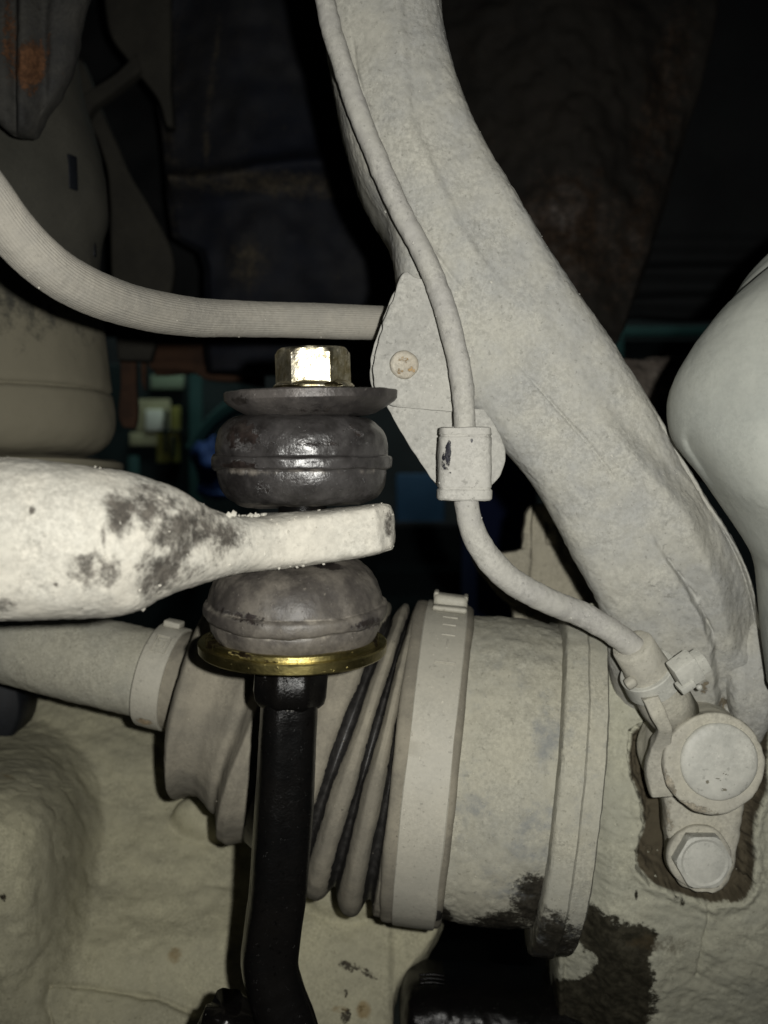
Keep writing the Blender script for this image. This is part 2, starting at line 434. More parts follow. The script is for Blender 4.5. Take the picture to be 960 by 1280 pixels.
o = mesh('arm', V, Fc, M['arm'], kn, rough=[(140, .00020), (420, .00014), (850, .00013)],
         stain=lambda px, py, V: blobs(px, py, [(905, 880, 14, 10), (880, 860, 6, 10)]) * 0.6)
crumbs(kn, V, 160, M['arm'], lambda px, py, V: V[:, 1] < 0.352, r=(.0001, .00042))

POCK = [(806, 902), (788, 915), (784, 945), (786, 970), (799, 1000), (803, 1030), (793, 1062), (796, 1085), (812, 1104), (842, 1116), (868, 1124), (905, 1132),
        (928, 1128), (943, 1108), (944, 1030), (958, 990), (962, 905), (915, 868), (888, 842), (880, 860)]
DARK = [(730, 1128), (764, 1148), (822, 1164), (812, 1196), (816, 1230), (806, 1310), (600, 1310), (600, 1236), (700, 1222), (738, 1216), (742, 1196), (724, 1178), (716, 1160), (706, 1140)]
def rel_body(px, py):
    w2 = wob(px, py, 4.0, 0.09, 9) + wob(px, py, 2.0, 0.25, 29)
    sd = sdpoly(px, py, POCK) + w2 * 0.6
    r = -0.0060 * sst(1.5, -1.5, sd) - 0.0030 * sst(-4, -7, sd + w2) - 0.0035 * sst(-11, -14, sd - w2) - .002 * sst(-18, -22, sd + w2)
    r += 0.0010 * sst(14, 4, sd) * sst(-2, 2, sd)
    r -= 0.0012 * np.exp(-(pline(px, py, [(884, 1130), (886, 1150), (878, 1190), (872, 1222)]) / 1.6) ** 2)
    r += 0.004 * sst(905, 890, py) * sst(880, 905, px) * sst(960, 945, px)
    V = np.stack([px, py, 0 * px], -1)
    st = np.stack([px * .5 + py * .2, py * 1.2 - px * .5, 0 * px], -1)
    r += 0.0008 * vnoise(V, 0.018, 7) + 0.0004 * vnoise(st, 0.06, 8) + 0.00022 * vnoise(st, 0.16, 18)
    r += 0.003 * sst(870, 800, px) * sst(1150, 1230, py) * sst(760, 830, px)
    r -= 0.006 * sst(770, 730, px)
    return r
def body_stain(px, py, V):
    sd = sdpoly(px, py, DARK) + wob(px, py, 3, .1)
    m = np.clip(0.5 - sd / 16.0, 0, 1.2)
    m = np.maximum(m, 0.62 * blobs(px, py, [(815, 1255, 10, 22), (845, 1122, 5, 6), (853, 1128, 4, 7), (795, 1118, 2.5, 8)]))
    cres = blobs(px, py, [(722, 1207, 26, 17, -25)])
    return np.where(cres > 0.45, np.minimum(m, 1 - cres), m)
def body_stain2(px, py, V):
    sd = sdpoly(px, py, POCK); return np.maximum(np.clip(0.85 - (sd + 4) / 7, 0, 1.5), 0.5 * blobs(px, py, [(830, 1180, 70, 14, 5)]))
body_st = [(688, 772, 962, 782, .424, .05), (688, 860, 966, 860, .416, .055), (688, 980, 968, 980, .412, .055), (688, 1100, 966, 1100, .416, .055), (688, 1180, 961, 1180, .430, .055),
           (688, 1240, 952, 1240, .442, .055), (688, 1330, 936, 1330, .458, .055)]
V, Fc = rloft(body_st, 380, 220, relief=rel_body, p=7)
mesh('body', V, Fc, M['knuckle'], kn, rough=[(300, .00022), (800, .00016)], stain={'stain': body_stain, 'stain2': body_stain2})
crumbs(kn, V, 110, M['knuckle'], lambda px, py, V: (V[:, 1] < .405) & (px > 760) & (py < 1120), r=(.0001, .0004))
# boss right of the arm's foot
V, Fc = rloft([(890, 794, 954, 797, .388, .02), (887, 799, 957, 803, .387, .03), (892, 825, 958, 828, .386, .032), (900, 855, 956, 858, .388, .032), (908, 876, 950, 880, .392, .03), (914, 886, 944, 888, .396, .024)], 110, 70, p=4.5)
mesh('boss', V, Fc, M['arm'], kn, rough=[(200, .0004), (700, .0002)], stain=lambda px, py, V: 0 * px)

# ================================================================== cable bracket on the arm
br = thing('cable_bracket', 'flat folded sheet metal bracket riveted to the arm, holding the cable grommet', 'bracket', P(560, 620, .345))
V, Fc = rloft([(506, 343, 509, 342, .3395, .0026), (501, 349, 516, 347, .3395, .003), (495, 362, 540, 356, .3395, .003), (484, 395, 560, 390, .339, .003), (473, 428, 570, 424, .338, .003), (466, 457, 577, 457, .337, .003),
               (469, 482, 580, 484, .337, .003), (480, 500, 582, 504, .3375, .003), (496, 508, 584, 514, .338, .003)], 170, 110, p=10)
bV = V
mesh('front_plate', V, Fc, M['bracket'], br, rough=[(150, .0003), (450, .00035)])
V, Fc = rloft([(502, 352, 516, 350, .345, .002), (494, 363, 530, 362, .345, .002), (479, 398, 540, 398, .345, .002), (468, 428, 545, 428, .345, .002), (463, 452, 545, 455, .345, .002),
               (464, 480, 545, 482, .345, .002), (475, 503, 545, 503, .345, .002)], 100, 40, p=10)
mesh('rear_plate', V, Fc, M['bracket'], br, rough=[(150, .0003), (500, .0002)])
V, Fc = rloft([(482, 504, 606, 512, .3425, .0025), (490, 522, 616, 528, .3425, .0025), (508, 552, 626, 550, .3425, .0025), (526, 580, 631, 574, .3425, .0025), (540, 600, 622, 598, .3425, .0025),
               (552, 614, 606, 612, .3425, .0025), (562, 620, 592, 619, .3425, .0025)], 120, 90, p=10)
mesh('lower_plate', V, Fc, M['bracket'], br, rough=[(150, .0003), (500, .0002)])
V, Fc = lathe(P(505, 457, .3365), (0, -1, 0), [(-.001, .0041), (.0018, .0040), (.0026, .0036), (.0028, .0028), (.0024, .002), (.0023, 0.0003)], 40)
mesh('rivet', V, Fc, M['rivet'], br, rough=[(500, .0003)], label='rust speckled round rivet head', stain=lambda px, py, V: blobs(px, py, [(505, 450, 9, 6), (514, 463, 6, 6), (499, 464, 7, 5)]) * .66)
crumbs(br, bV, 90, M['bracket'], lambda px, py, V: V[:, 1] < .337, r=(.0001, .0003))

# ================================================================== wheel speed sensor with its cable
ws = thing('wheel_speed_sensor', 'dusty wheel speed sensor with round cap and long cable climbing the arm', 'sensor', P(875, 1110, .40))
cab = [(398, -40, .343, 12), (406, 0, .342, 12.5), (418, 48, .341, 13), (446, 135, .339, 13), (474, 205, .337, 13.3), (506, 275, .335, 13.5), (533, 325, .333, 13.8), (551, 370, .331, 14), (567, 425, .329, 14),
       (577, 475, .328, 14), (581, 530, .328, 14.2), (580, 590, .329, 15), (583, 630, .330, 15.5), (592, 665, .331, 16), (610, 697, .333, 16.5), (640, 727, .336, 16.5), (682, 750, .341, 16.3), (725, 767, .347, 16), (765, 790, .350, 16), (806, 820, .354, 16)]
V, Fc = tube(cab, 620, 40)
cbl = mesh('cable', V, Fc, M['cable'], ws, rough=[(110, .00025), (380, .00016), (900, .00009)])
crumbs(ws, V, 130, M['cable'], lambda px, py, V: V[:, 1] < .352, r=(.0001, .00028))
# grommet
kk = k(.328)
a, b = P(581, 534, .329), P(580, 626, .330); ax = b - a; Ln = np.linalg.norm(ax)
def gro(th, h, r):                      # flattened, with a moulded seam and a flat at the front
    u = np.cos(th); v = np.sin(th); e = 4.0
    q = (np.abs(u / 0.82) ** e + np.abs(v) ** e) ** (-1 / e)
    return r * q * (1 + 0.030 * np.exp(-(((th + .31) % (2 * math.pi) - 0) / .035) ** 2))
pr = [(0, 29 * kk), (1 * kk, 32 * kk), (9 * kk, 33 * kk), (11 * kk, 31.5 * kk), (13 * kk, 33 * kk), (40 * kk, 33.5 * kk), (74 * kk, 33.5 * kk), (76.5 * kk, 32.2 * kk), (79 * kk, 34.2 * kk), (89 * kk, 34 * kk), (91 * kk, 32 * kk), (92 * kk, 20 * kk)]
pr = [p_ for i in range(len(pr) - 1) for p_ in [(pr[i][0] + (pr[i+1][0] - pr[i][0]) * t, pr[i][1] + (pr[i+1][1] - pr[i][1]) * t) for t in np.linspace(0, 1, 8, endpoint=False)]] + [pr[-1]]
V, Fc = lathe(a, ax, pr, 160, rf=gro)
mesh('grommet', V, Fc, M['grommet'], cbl, rough=[(250, .00018), (800, .0001)], label='ribbed rubber grommet with a black scrape mark',
     stain=lambda px, py, V: 0.8 * blobs(px, py, [(560, 566, 4, 20, 4), (555, 578, 4, 16, 3, .7), (562, 590, 3, 6, 0, .6), (590, 551, 1.8, 3, 0, .8)]))
crumbs(ws, V, 60, M['grommet'], lambda px, py, V: V[:, 1] < .326, r=(.0001, .0003))
# sleeve into the sensor
a, b = P(790, 806, .352), P(862, 928, .374); ax = b - a; kk = k(.36)
V, Fc = lathe(a, ax, [(0, 16 * kk), (0.5 * kk, 24.5 * kk), (2 * kk, 26 * kk), (30 * kk, 27 * kk), (44 * kk, 29 * kk), (60 * kk, 30 * kk), (100 * kk, 33 * kk), (136 * kk, 34 * kk)], 64)
mesh('sleeve', V, Fc, M['sensor'], ws, rough=[(200, .0003), (700, .00015)], stain=lambda px, py, V: 0 * px)
an = ax / np.linalg.norm(ax)
V, Fc = lathe(a + an * 46 * kk, ax, [(0, 27 * kk), (0, 34 * kk), (1 * kk, 35.5 * kk), (25 * kk, 37 * kk), (26 * kk, 35.5 * kk), (26 * kk, 27 * kk)], 64)
stp = mesh('strap', V, Fc, M['cap'], ws, sharp=30, rough=[(300, .0001)], stain=lambda px, py, V: 0 * px)
side = np.cross(an, (0, -1, 0)); side /= np.linalg.norm(side)
if side[0] < 0: side = -side
cen = a + an * 56 * kk
V, Fc = join(block(P(857, 838, .341), side, an, (30 * kk, 24 * kk, 36 * kk), .0006), block(P(872, 829, .343), side, an, (20 * kk, 24 * kk, 24 * kk), .0006), block(P(857, 856, .341), side, an, (20 * kk, 18 * kk, 10 * kk), .0006))
mesh('buckle', V, Fc, M['cap'], stp, sharp=30, rough=[(400, .00012)], stain=lambda px, py, V: blobs(px, py, [(872, 840, 3, 4), (858, 845, 2, 2)]))
V, Fc = block(P(788, 853, .352), side, an, (14 * kk, 14 * kk, 12 * kk), .001)
mesh('nub', V, Fc, M['sensor'], stp, rough=[(400, .0002)], stain=lambda px, py, V: 0 * px)
V, Fc = lathe(P(874, 859, .35), (-.2, -1, 0.1), [(-.004, .0009), (.001, .0009), (.0014, .0005)], 14)
mesh('pin', V, Fc, M['cap'], ws, stain=lambda px, py, V: 0 * px)
# round body facing out, cap on top
c = P(893, 955, .358); kk = k(.362); fx = (0.0, -1, 0.0)
V, Fc = lathe(c, fx, smoothprof([(-.030, 69 * kk), (-.014, 64 * kk), (-.005, 61.5 * kk), (-.0012, 63.5 * kk), (0, 62.5 * kk), (.0004, 59 * kk), (.0003, 52 * kk), (.0001, 49 * kk)], 40), 110)
bd = mesh('housing', V, Fc, M['sensor'], ws, rough=[(160, .0004), (600, .0002)], stain=lambda px, py, V: 0.55 * blobs(px, py, [(835, 985, 10, 36, -20), (870, 1012, 40, 8, 15)]))
V, Fc = lathe(c + np.array([.0012, 0, .0008]), fx, smoothprof([(-.001, 48.5 * kk), (.0004, 48 * kk), (.0011, 46 * kk), (.0017, 38 * kk), (.0020, 20 * kk), (.0021, 1 * kk)], 30), 110)
mesh('cap', V, Fc, M['cap'], bd, rough=[(180, .00016), (700, .00006)], label='pale domed cap rubbed smooth',
     stain=lambda px, py, V: 0.62 * blobs(px, py, [(888, 968, 3, 1, 40), (900, 975, 9, 1.2, 25), (908, 968, 8, 1, 20), (905, 987, 6, 2.5, 10), (884, 977, 3, 3), (915, 980, 7, 1, 25)]))
# metal strip on the left of the sleeve, tab and bolt
V, Fc = rloft([(802, 874, 822, 868, .352, .004), (812, 894, 832, 888, .353, .004), (822, 910, 840, 912, .356, .004), (813, 930, 838, 936, .362, .005), (806, 962, 834, 966, .366, .006), (812, 992, 840, 990, .368, .006)], 90, 24, p=6)
mesh('mounting_strip', V, Fc, M['sensor'], ws, rough=[(250, .0003)], stain=lambda px, py, V: 0 * px)
V, Fc = rloft([(822, 965, 928, 965, .384, .012), (828, 1015, 922, 1020, .384, .012), (831, 1050, 916, 1055, .384, .012), (836, 1080, 911, 1084, .384, .012), (848, 1100, 899, 1103, .384, .012), (862, 1107, 886, 1109, .384, .012)], 90, 50, p=7)
mesh('mounting_tab', V, Fc, M['sensor'], ws, rough=[(160, .0005), (500, .0003)], stain=lambda px, py, V: 0.5 * blobs(px, py, [(830, 1020, 14, 30)]))
kk = k(.374); c = P(873, 1070, .377)
V, Fc = lathe(c, fx, [(-.004, 40 * kk), (.001, 40 * kk), (.0016, 38.5 * kk), (.0018, 30 * kk)], 60)
blt = mesh('bolt', V, Fc, M['sensor'], ws, rough=[(300, .0003)], stain=lambda px, py, V: 0 * px)
V, Fc = lathe(c, fx, [(.0015, 37 * kk), (.0062, 37 * kk), (.0070, 34 * kk), (.0073, 29 * kk), (.0069, 26 * kk), (.0076, 2 * kk)], 72, rf=hexr(31.5 * kk), a0=.25)
mesh('hex_head', V, Fc, M['cap'], blt, sharp=25, stain=lambda px, py, V: .3 * blobs(px, py, [(873, 1040, 30, 6)]))

# ================================================================== brake hose
hs = [(-60, 190, .262, 32), (-20, 240, .270, 31.5), (15, 288, .278, 31), (60, 333, .288, 30), (110, 363, .302, 28.5), (170, 384, .322, 26.3), (240, 396, .345, 24), (310, 399, .362, 22.4), (390, 401, .374, 21.5), (460, 403, .380, 21), (540, 405, .386, 20.6)]
V, Fc = tube(hs, 420, 320, mod=lambda th, s: 1 + 0.017 * np.cos(th * 46) * (0.3 + .7 * np.cos(th * 1.5 + 1.0) ** 2))
ho = mesh('brake_hose', V, Fc, M['hose'], label='dusty grey ribbed rubber brake hose curving in from the side', cat='hose', rough=[(90, .0002), (600, .00005)])
crumbs(ho, V, 40, M['bar'], lambda px, py, V: (V[:, 2] > -9) & (px > 0), r=(.0001, .0004))

# ================================================================== stabilizer bar
def rel_bar(px, py):
    V = np.stack([px, py, 0 * px], -1)
    r = 0.0006 * vnoise(V, .018, 31) + .00015 * vnoise(V, .07, 32)
    r -= .0018 * np.exp(-(pline(px, py, [(262, 655), (250, 690), (205, 735)]) / 34) ** 2)
    r -= .0022 * sst(468, 486, px - .1 * (py - 650))
    return r
BS = [(-70, 566, -70, 780, .255, .036, 2.1), (-20, 569, -20, 776, .256, .036, 2.1), (50, 575, 50, 774, .258, .036, 2.1), (110, 583, 112, 772, .261, .035, 2.1), (146, 589, 152, 768, .265, .034, 2.2), (176, 603, 186, 750, .270, .033, 2.4),
      (208, 626, 214, 736, .277, .033, 2.7), (240, 641, 242, 722, .286, .036, 3.2), (270, 645, 270, 714, .294, .041, 4), (310, 643, 312, 710, .302, .045, 5.5), (380, 638, 382, 702, .310, .047, 7), (440, 633, 444, 694, .313, .046, 8), (474, 630, 480, 687, .314, .044, 8), (484, 631, 488, 685, .314, .041, 7), (489, 634, 492, 681, .314, .038, 6), (491.5, 640, 493.5, 675, .314, .034, 5), (492.5, 650, 493.8, 666, .314, .02, 4)]
V, Fc = rloft(BS, 420, 150, nb=40, relief=rel_bar, p=2.2)
BARP = [[(133, 622), (148, 617), (160, 628), (164, 648), (160, 664), (150, 671), (140, 664), (137, 645)], [(90, 698), (104, 695), (117, 698), (118, 722), (108, 735), (98, 724), (88, 722), (95, 712)],
        [(124, 706), (144, 702), (147, 722), (136, 735), (126, 731)], [(168, 612), (182, 610), (205, 622), (236, 640), (262, 646), (290, 664), (296, 680), (272, 690), (246, 690), (232, 706), (222, 728), (196, 738), (180, 748), (171, 738), (182, 708), (196, 690), (184, 668), (176, 642)]]
def bar_stain(px, py, V):
    wx = wob(px, py, 5, .07, 61); m = np.zeros(px.shape)
    for i_, pg in enumerate(BARP):
        m = np.maximum(m, np.clip(.52 - (sdpoly(px + wx, py + wob(px, py, 5, .08, 62), pg)) / (26.0 if i_ < 3 else 44.0), 0, .8))
    hole = blobs(px, py, [(252, 690, 26, 12, -35), (193, 655, 9, 16, 20, .8), (215, 640, 10, 5, 25, .7), (205, 690, 10, 6, 0, .6)])
    m = m - .45 * hole
    m = np.maximum(m, blobs(px, py, [(40, 638, 4, 6, 0, .62), (70, 731, 3, 3, 0, .7), (486, 655, 5, 14, 0, .52), (130, 668, 3, 22, 0, .5), (6, 757, 20, 9, 0, .5)]))
    return m
ba = mesh('stabilizer_bar', V, Fc, M['bar'], label='pale mud caked stabilizer bar with a flattened end and bare dark patches', cat='stabilizer bar', rough=[(130, .0002), (420, .00012), (1000, .00008)], stain=bar_stain)
crumbs(ba, V, 22, M['bar'], lambda px, py, V: (px > 285) & (px < 330) & (py < 648) & (V[:, 1] < .305), r=(.0003, .0011))
crumbs(ba, V, 90, M['bar'], lambda px, py, V: (px > -5) & (V[:, 1] < .30), r=(.00012, .00055))

# ================================================================== stabilizer link (bolt, washers, rubber bushings, rod)
D = .310; kk = k(D)
up = np.array([-(-26) / 345.0, -0.055, 1.0]); up /= np.linalg.norm(up)      # slightly leaning, top towards the lens
base = P(366, 806, D)
def at(y, dx=0): return base + up * (806 - y) * kk + np.array([dx * kk, 0, 0])
ln = thing('stabilizer_link', 'upright stabilizer link with gold nut, black rubber bushings and oily black rod', 'stabilizer link', P(352, 1300, D))
upw = up + np.array([-.10, 0, 0]); upw /= np.linalg.norm(upw)
def prof(L, s=1): return [(h * kk, r * kk) for h, r in L]
# nut
V, Fc = lathe(at(487, 3), upw, prof([(0, 47), (1, 50), (3, 50.5), (6, 48), (9, 43)]), 72)
nut = mesh('nut', V, Fc, M['zinc_nut'], ln, label='bright gold zinc plated flange nut', rough=[(300, .0002)], stain=lambda px, py, V: blobs(px, py, [(360, 484, 20, 4), (415, 480, 14, 3, 0, .7)]))
V, Fc = lathe(at(487, 3), upw, prof([(4, 47), (10, 47), (43, 47), (48, 43), (50.5, 40), (50.5, 36), (48, 34), (47, 2)]), 72, rf=hexr(40.5 * kk), a0=.16)
mesh('hex_body', V, Fc, M['zinc_nut'], nut, sharp=22, rough=[(200, .00012)], stain=lambda px, py, V: blobs(px, py, [(356, 462, 9, 16, 0, .6), (433, 455, 6, 20, 0, .6), (400, 462, 8, 8, 0, .4), (380, 470, 5, 6, 0, .5), (414, 448, 6, 6, 0, .4)]))
# upper washer (dished)
V, Fc = lathe(at(491), upw, prof([(-30, 70), (-27, 80), (-20, 92), (-13, 103), (-9, 106.5), (0, 107), (1.5, 105), (1.0, 85), (0, 50)]), 110)
mesh('upper_washer', V, Fc, M['dark_washer'], ln, label='dark dished steel washer', sharp=32, rough=[(120, .00035), (500, .0001)], stain=lambda px, py, V: 0.5 * blobs(px, py, [(400, 512, 60, 6), (300, 500, 12, 10)]))
# upper bushing
def bush(y0, L, mat, nm, tilt, lab, st, dx=0, dust=None):
    u2 = up + np.array(tilt); u2 /= np.linalg.norm(u2)
    V, Fc = lathe(at(y0, dx), u2, [(h * kk, r * kk) for h, r in L], 150)
    return mesh(nm, V, Fc, mat, ln, rough=[(35, .0010), (90, .0006), (300, .00022), (800, .00012)], label=lab, stain={'stain': st, 'stain2': np.concatenate([np.repeat([dust(h) for h, r in L], 150), [0, 0]])})
L1 = smoothprof([(0, 40), (-1, 70), (-6, 88), (-18, 101), (-34, 105), (-48, 104.5)], 30) + smoothprof([(-48.5, 106), (-50, 109), (-56, 109.5), (-62, 109), (-63.5, 105)], 14) + smoothprof([(-64, 103), (-72, 103.5), (-86, 101), (-100, 93), (-109, 78), (-112, 55)], 26)
bush(521, L1, M['rubber'], 'rubber_bushing', (-.075, 0.0, 0), 'shiny black rubber bushing above the flattened bar end',
     lambda px, py, V: blobs(px, py, [(300, 545, 24, 22, 0, .62), (440, 540, 16, 12, 0, .5), (300, 583, 30, 8, 0, .66), (330, 610, 12, 14, 0, .5), (400, 555, 90, 3, 0, .5)]), dx=-7, dust=lambda h: max(.42 * math.exp(-((h + 66) / 5) ** 2), .5 * math.exp(-((h + 111) / 5) ** 2), -.25))
L2 = smoothprof([(58, 30), (56, 62), (50, 82), (38, 97), (22, 106), (10, 109), (4, 110)], 34) + smoothprof([(3, 112), (1, 115), (-5, 116), (-11, 115), (-13, 111)], 14) + smoothprof([(-14, 108), (-24, 108), (-36, 104), (-44, 97), (-46, 60)], 24)
bush(752, L2, M['rubber_dusty'], 'rubber_bushing', (-.075, -.125, 0), 'dusty grey black rubber bushing below the flattened bar end',
     lambda px, py, V: blobs(px, py, [(405, 705, 22, 6, 10, .72), (340, 690, 40, 6, -8, .4), (460, 780, 20, 8, -15, .6), (300, 770, 40, 8, 15, .55)]), dx=0, dust=lambda h: max(.5 * math.exp(-((h - 4) / 4) ** 2), .42 * math.exp(-((h + 16) / 5) ** 2), .1))
# gold washer with rolled step
V, Fc = lathe(at(803), up + np.array([-.065, -.085, 0]), prof([(-13, 20), (-13, 106), (-11, 115), (-9, 117), (1, 117.5), (3, 116), (3, 107.5), (8.5, 107), (10, 105), (10, 20)]), 130)
mesh('lower_washer', V, Fc, M['zinc'], ln, label='gold zinc plated cup washer', sharp=28, rough=[(150, .00015), (500, .00004)], stain=lambda px, py, V: blobs(px, py, [(318, 822, 34, 4, 12, .66), (268, 800, 16, 16, 40, .5), (470, 795, 10, 16, 0, .45)]))
# bolt core through the stack
V, Fc = lathe(at(820), up, prof([(0, 30), (300, 30)]), 24)
mesh('bolt_core', V, Fc, M['oily'], ln)
# rod with collar
V, Fc = lathe(at(832), -up, prof([(-16, 45), (0, 47), (2, 49), (34, 49), (43, 47), (49, 42), (52, 37)]), 72, rf=lambda th, h, r: np.minimum(r, (r - 3.5 * kk) / np.cos((th + .5) % (math.pi / 4) - math.pi / 8)))
mesh('collar', V, Fc, M['oily'], ln, rough=[(300, .0003)], stain=lambda px, py, V: blobs(px, py, [(332, 838, 4, 5, 0, .7)]))
rd = [(364, 838, .310, 36), (360, 900, .310, 37.5), (355, 1000, .311, 38), (348, 1100, .312, 37), (341, 1170, .313, 37), (338, 1205, .313, 37.5), (346, 1240, .313, 38), (358, 1275, .313, 39), (370, 1320, .313, 40)]
V, Fc = tube(rd, 220, 48, mod=lambda th, s: 1 - .07 * np.cos(th * 4 + .9))
mesh('rod', V, Fc, M['oily'], ln, label='oily black steel rod', rough=[(90, .0003), (700, .00005)], stain=lambda px, py, V: blobs(px, py, [(364, 887, 12, 3, 0, .8)]))
V, Fc = rloft([(262, 1252, 302, 1256, .318, .02), (256, 1266, 320, 1268, .318, .022), (246, 1285, 345, 1280, .318, .024), (236, 1320, 345, 1320, .318, .024)], 40, 30, p=3)
mesh('lower_eye', V, Fc, M['oily'], ln, rough=[(150, .001), (500, .0003)])

# ================================================================== drive shaft with boot and joint
ds = thing('drive_shaft', 'dusty drive shaft with ribbed rubber boot, banded clamps and fat joint housing', 'drive shaft', P(480, 1300, .42))
KA = k(.405)
# inner shaft
V, Fc = tube([(-80, 776, .43, 55), (-10, 795, .426, 55), (90, 819, .421, 55), (215, 849, .415, 56)], 120, 64)
mesh('shaft', V, Fc, M['shaft'], ds, rough=[(60, .0006), (200, .0003), (600, .0002)], stain={'stain': lambda px, py, V: 0 * px, 'stain2': lambda px, py, V: 0 * px})
# boot
AX = spline([(200, 845, .415), (265, 861, .413), (320, 880, .411), (370, 902, .409), (420, 924, .407), (470, 941, .406), (525, 953, .405)], 400)
cr = [(200, 60), (222, 62), (240, 66), (245, 95), (250, 128), (257, 143), (264, 143), (278, 134), (296, 131), (312, 137), (322, 143), (328, 142), (333, 141), (339, 152), (348, 167), (358, 168), (366, 160), (376, 156), (388, 160), (402, 178), (412, 184), (424, 183), (429, 178), (433, 162), (437, 162), (441, 180), (447, 189), (455, 189), (460, 183), (464, 166), (468, 166), (471, 184), (477, 195), (485, 196), (490, 190), (494, 172), (499, 172), (503, 190), (525, 192)]
xs = np.array([c_[0] for c_ in cr]); rs = np.array([c_[1] for c_ in cr], float)
rad = np.interp(AX[:, 0], xs, rs); ker = np.ones(5) / 5; rad = np.convolve(np.pad(rad, 2, mode='edge'), ker, 'valid')
rad = np.where(AX[:, 0] < 340, np.convolve(np.pad(rad, 5, mode='edge'), np.ones(11) / 11, 'valid'), rad)
C = np.array([P(*r) for r in AX]); t, N_, B_ = frames(C); th = np.linspace(0, 2 * math.pi, 180, endpoint=False)
R = np.array([C[i] + (np.cos(th)[:, None] * N_[i] + np.sin(th)[:, None] * B_[i]) * rad[i] * AX[i, 2] / F for i in range(len(C))])
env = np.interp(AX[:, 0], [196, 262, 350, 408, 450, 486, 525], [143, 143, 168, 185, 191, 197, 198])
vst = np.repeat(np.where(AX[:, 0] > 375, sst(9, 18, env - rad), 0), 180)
V, Fc = rings_mesh(R); vst = np.concatenate([vst, [0, 0]])
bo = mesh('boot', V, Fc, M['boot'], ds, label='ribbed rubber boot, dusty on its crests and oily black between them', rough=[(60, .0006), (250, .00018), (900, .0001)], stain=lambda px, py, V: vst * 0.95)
crumbs(ds, V, 30, M['boot'], lambda px, py, V: V[:, 1] < .38, r=(.0001, .00032))
# small clamp
pa, pb = P(178, 840, .416), P(208, 847, .415); ax = P(240, 856, .4135) - P(150, 833, .4175)
def band(base, ax, r0, wd, nm, lab, seg=140, lip=2.0):
    kk = KA
    V, Fc = lathe(base, ax, [(0, (r0 - 6) * kk), (0, r0 * kk), (1 * kk, (r0 + 1) * kk), (wd * .5 * kk, (r0 + 1.5) * kk), ((wd - 1) * kk, (r0 + 1) * kk), (wd * kk, r0 * kk), (wd * kk, (r0 - 6) * kk)], seg)
    return mesh(nm, V, Fc, M['clamp'], ds, label=lab, sharp=40, rough=[(60, .0004), (250, .0001)], stain=lambda px, py, V: blobs(px, py, [(520, 920, 10, 14, 0, .75), (181, 903, 10, 4, 10, .7)]))
c1 = band(P(190, 842, .4155), ax, 66, 34, 'small_clamp', 'narrow steel band clamp on the thin end of the boot')
# embossed frame and marks on the small clamp
def on_axis(base, ax, h, r, ang):
    a_, n_, b_ = axis_frame(ax); return base + a_ * h + (n_ * math.cos(ang) + b_ * math.sin(ang)) * r, a_, (n_ * math.cos(ang) + b_ * math.sin(ang)), (-n_ * math.sin(ang) + b_ * math.cos(ang))
def mark(par, base, ax, h, r, ang, w_, l_, hgt, nm, mat, rot=0):
    c_, a_, rad_, tan_ = on_axis(np.array(base), ax, h, r, ang)
    x_ = a_ * math.cos(rot) + tan_ * math.sin(rot)
    V, Fc = block(c_, x_, rad_, (w_, l_, hgt), min(hgt, w_, l_) * .3)
    return mesh(nm, V, Fc, mat, par, stain=lambda px, py, V: 0 * px)
b0 = P(190, 842, .4155)
sgn = 1 if on_axis(b0, ax, 0, .01, .5)[0][2] > b0[2] else -1
for dh, da in ((8, .62), (26, .62), (8, .94), (26, .94)): pass
for h, a_, w_, l_ in ((9, .78, 1.6, 24), (27, .78, 1.6, 24), (18, .60, 19, 1.6), (18, .96, 19, 1.6), (18, .70, 9, 1.6), (14, .77, 1.6, 8), (22, .77, 1.6, 8), (18, .86, 11, 1.6)):
    mark(c1, b0, ax, h * KA, 67.8 * KA, sgn * a_, w_ * KA, l_ * KA, .0011, 'embossed_mark', M['clamp'])
V, Fc = block(*(lambda q: (q[0], q[1], q[2]))(on_axis(b0, ax, 17 * KA, 71 * KA, sgn * 1.42)), (22 * KA, 18 * KA, 8 * KA), .0006)
mesh('clamp_ear', V, Fc, M['clamp'], c1, rough=[(200, .0003)], stain=lambda px, py, V: 0 * px)
# joint axis
al = math.radians(-4); cax = np.array([math.cos(al), math.sin(al), -0.108]); cax /= np.linalg.norm(cax)
c0 = P(508, 947, .405)
c2 = band(c0 + cax * 6 * KA, cax, 198, 50, 'large_clamp', 'wide steel band clamp on the fat end of the boot', 220)
for h, a_, w_, l_ in ((30, 1.00, 16, 2), (30, 1.10, 16, 2), (30, .92, 2, 14), (26, 1.19, 10, 2), (34, 1.19, 10, 2), (30, .78, 24, 1.6)):
    mark(c2, c0 + cax * 6 * KA, cax, h * KA, 199.6 * KA, sgn * a_, w_ * KA, l_ * KA, .0011, 'embossed_mark', M['clamp'])
q = on_axis(c0 + cax * 6 * KA, cax, 28 * KA, 206 * KA, sgn * 1.40)
V, Fc = join(block(q[0], q[1], q[2], (42 * KA, 24 * KA, 18 * KA), .0018), block(on_axis(c0 + cax * 6 * KA, cax, 28 * KA, 203 * KA, sgn * 1.30)[0], q[1], q[2], (40 * KA, 16 * KA, 5 * KA), .0006),
              block(on_axis(c0 + cax * 6 * KA, cax, 10 * KA, 212 * KA, sgn * 1.42)[0], q[1], q[2], (7 * KA, 20 * KA, 10 * KA), .0008), block(on_axis(c0 + cax * 6 * KA, cax, 46 * KA, 211 * KA, sgn * 1.42)[0], q[1], q[2], (7 * KA, 20 * KA, 9 * KA), .0008))
mesh('clamp_ear', V, Fc, M['clamp'], c2, rough=[(150, .0004)], stain=lambda px, py, V: 0 * px)
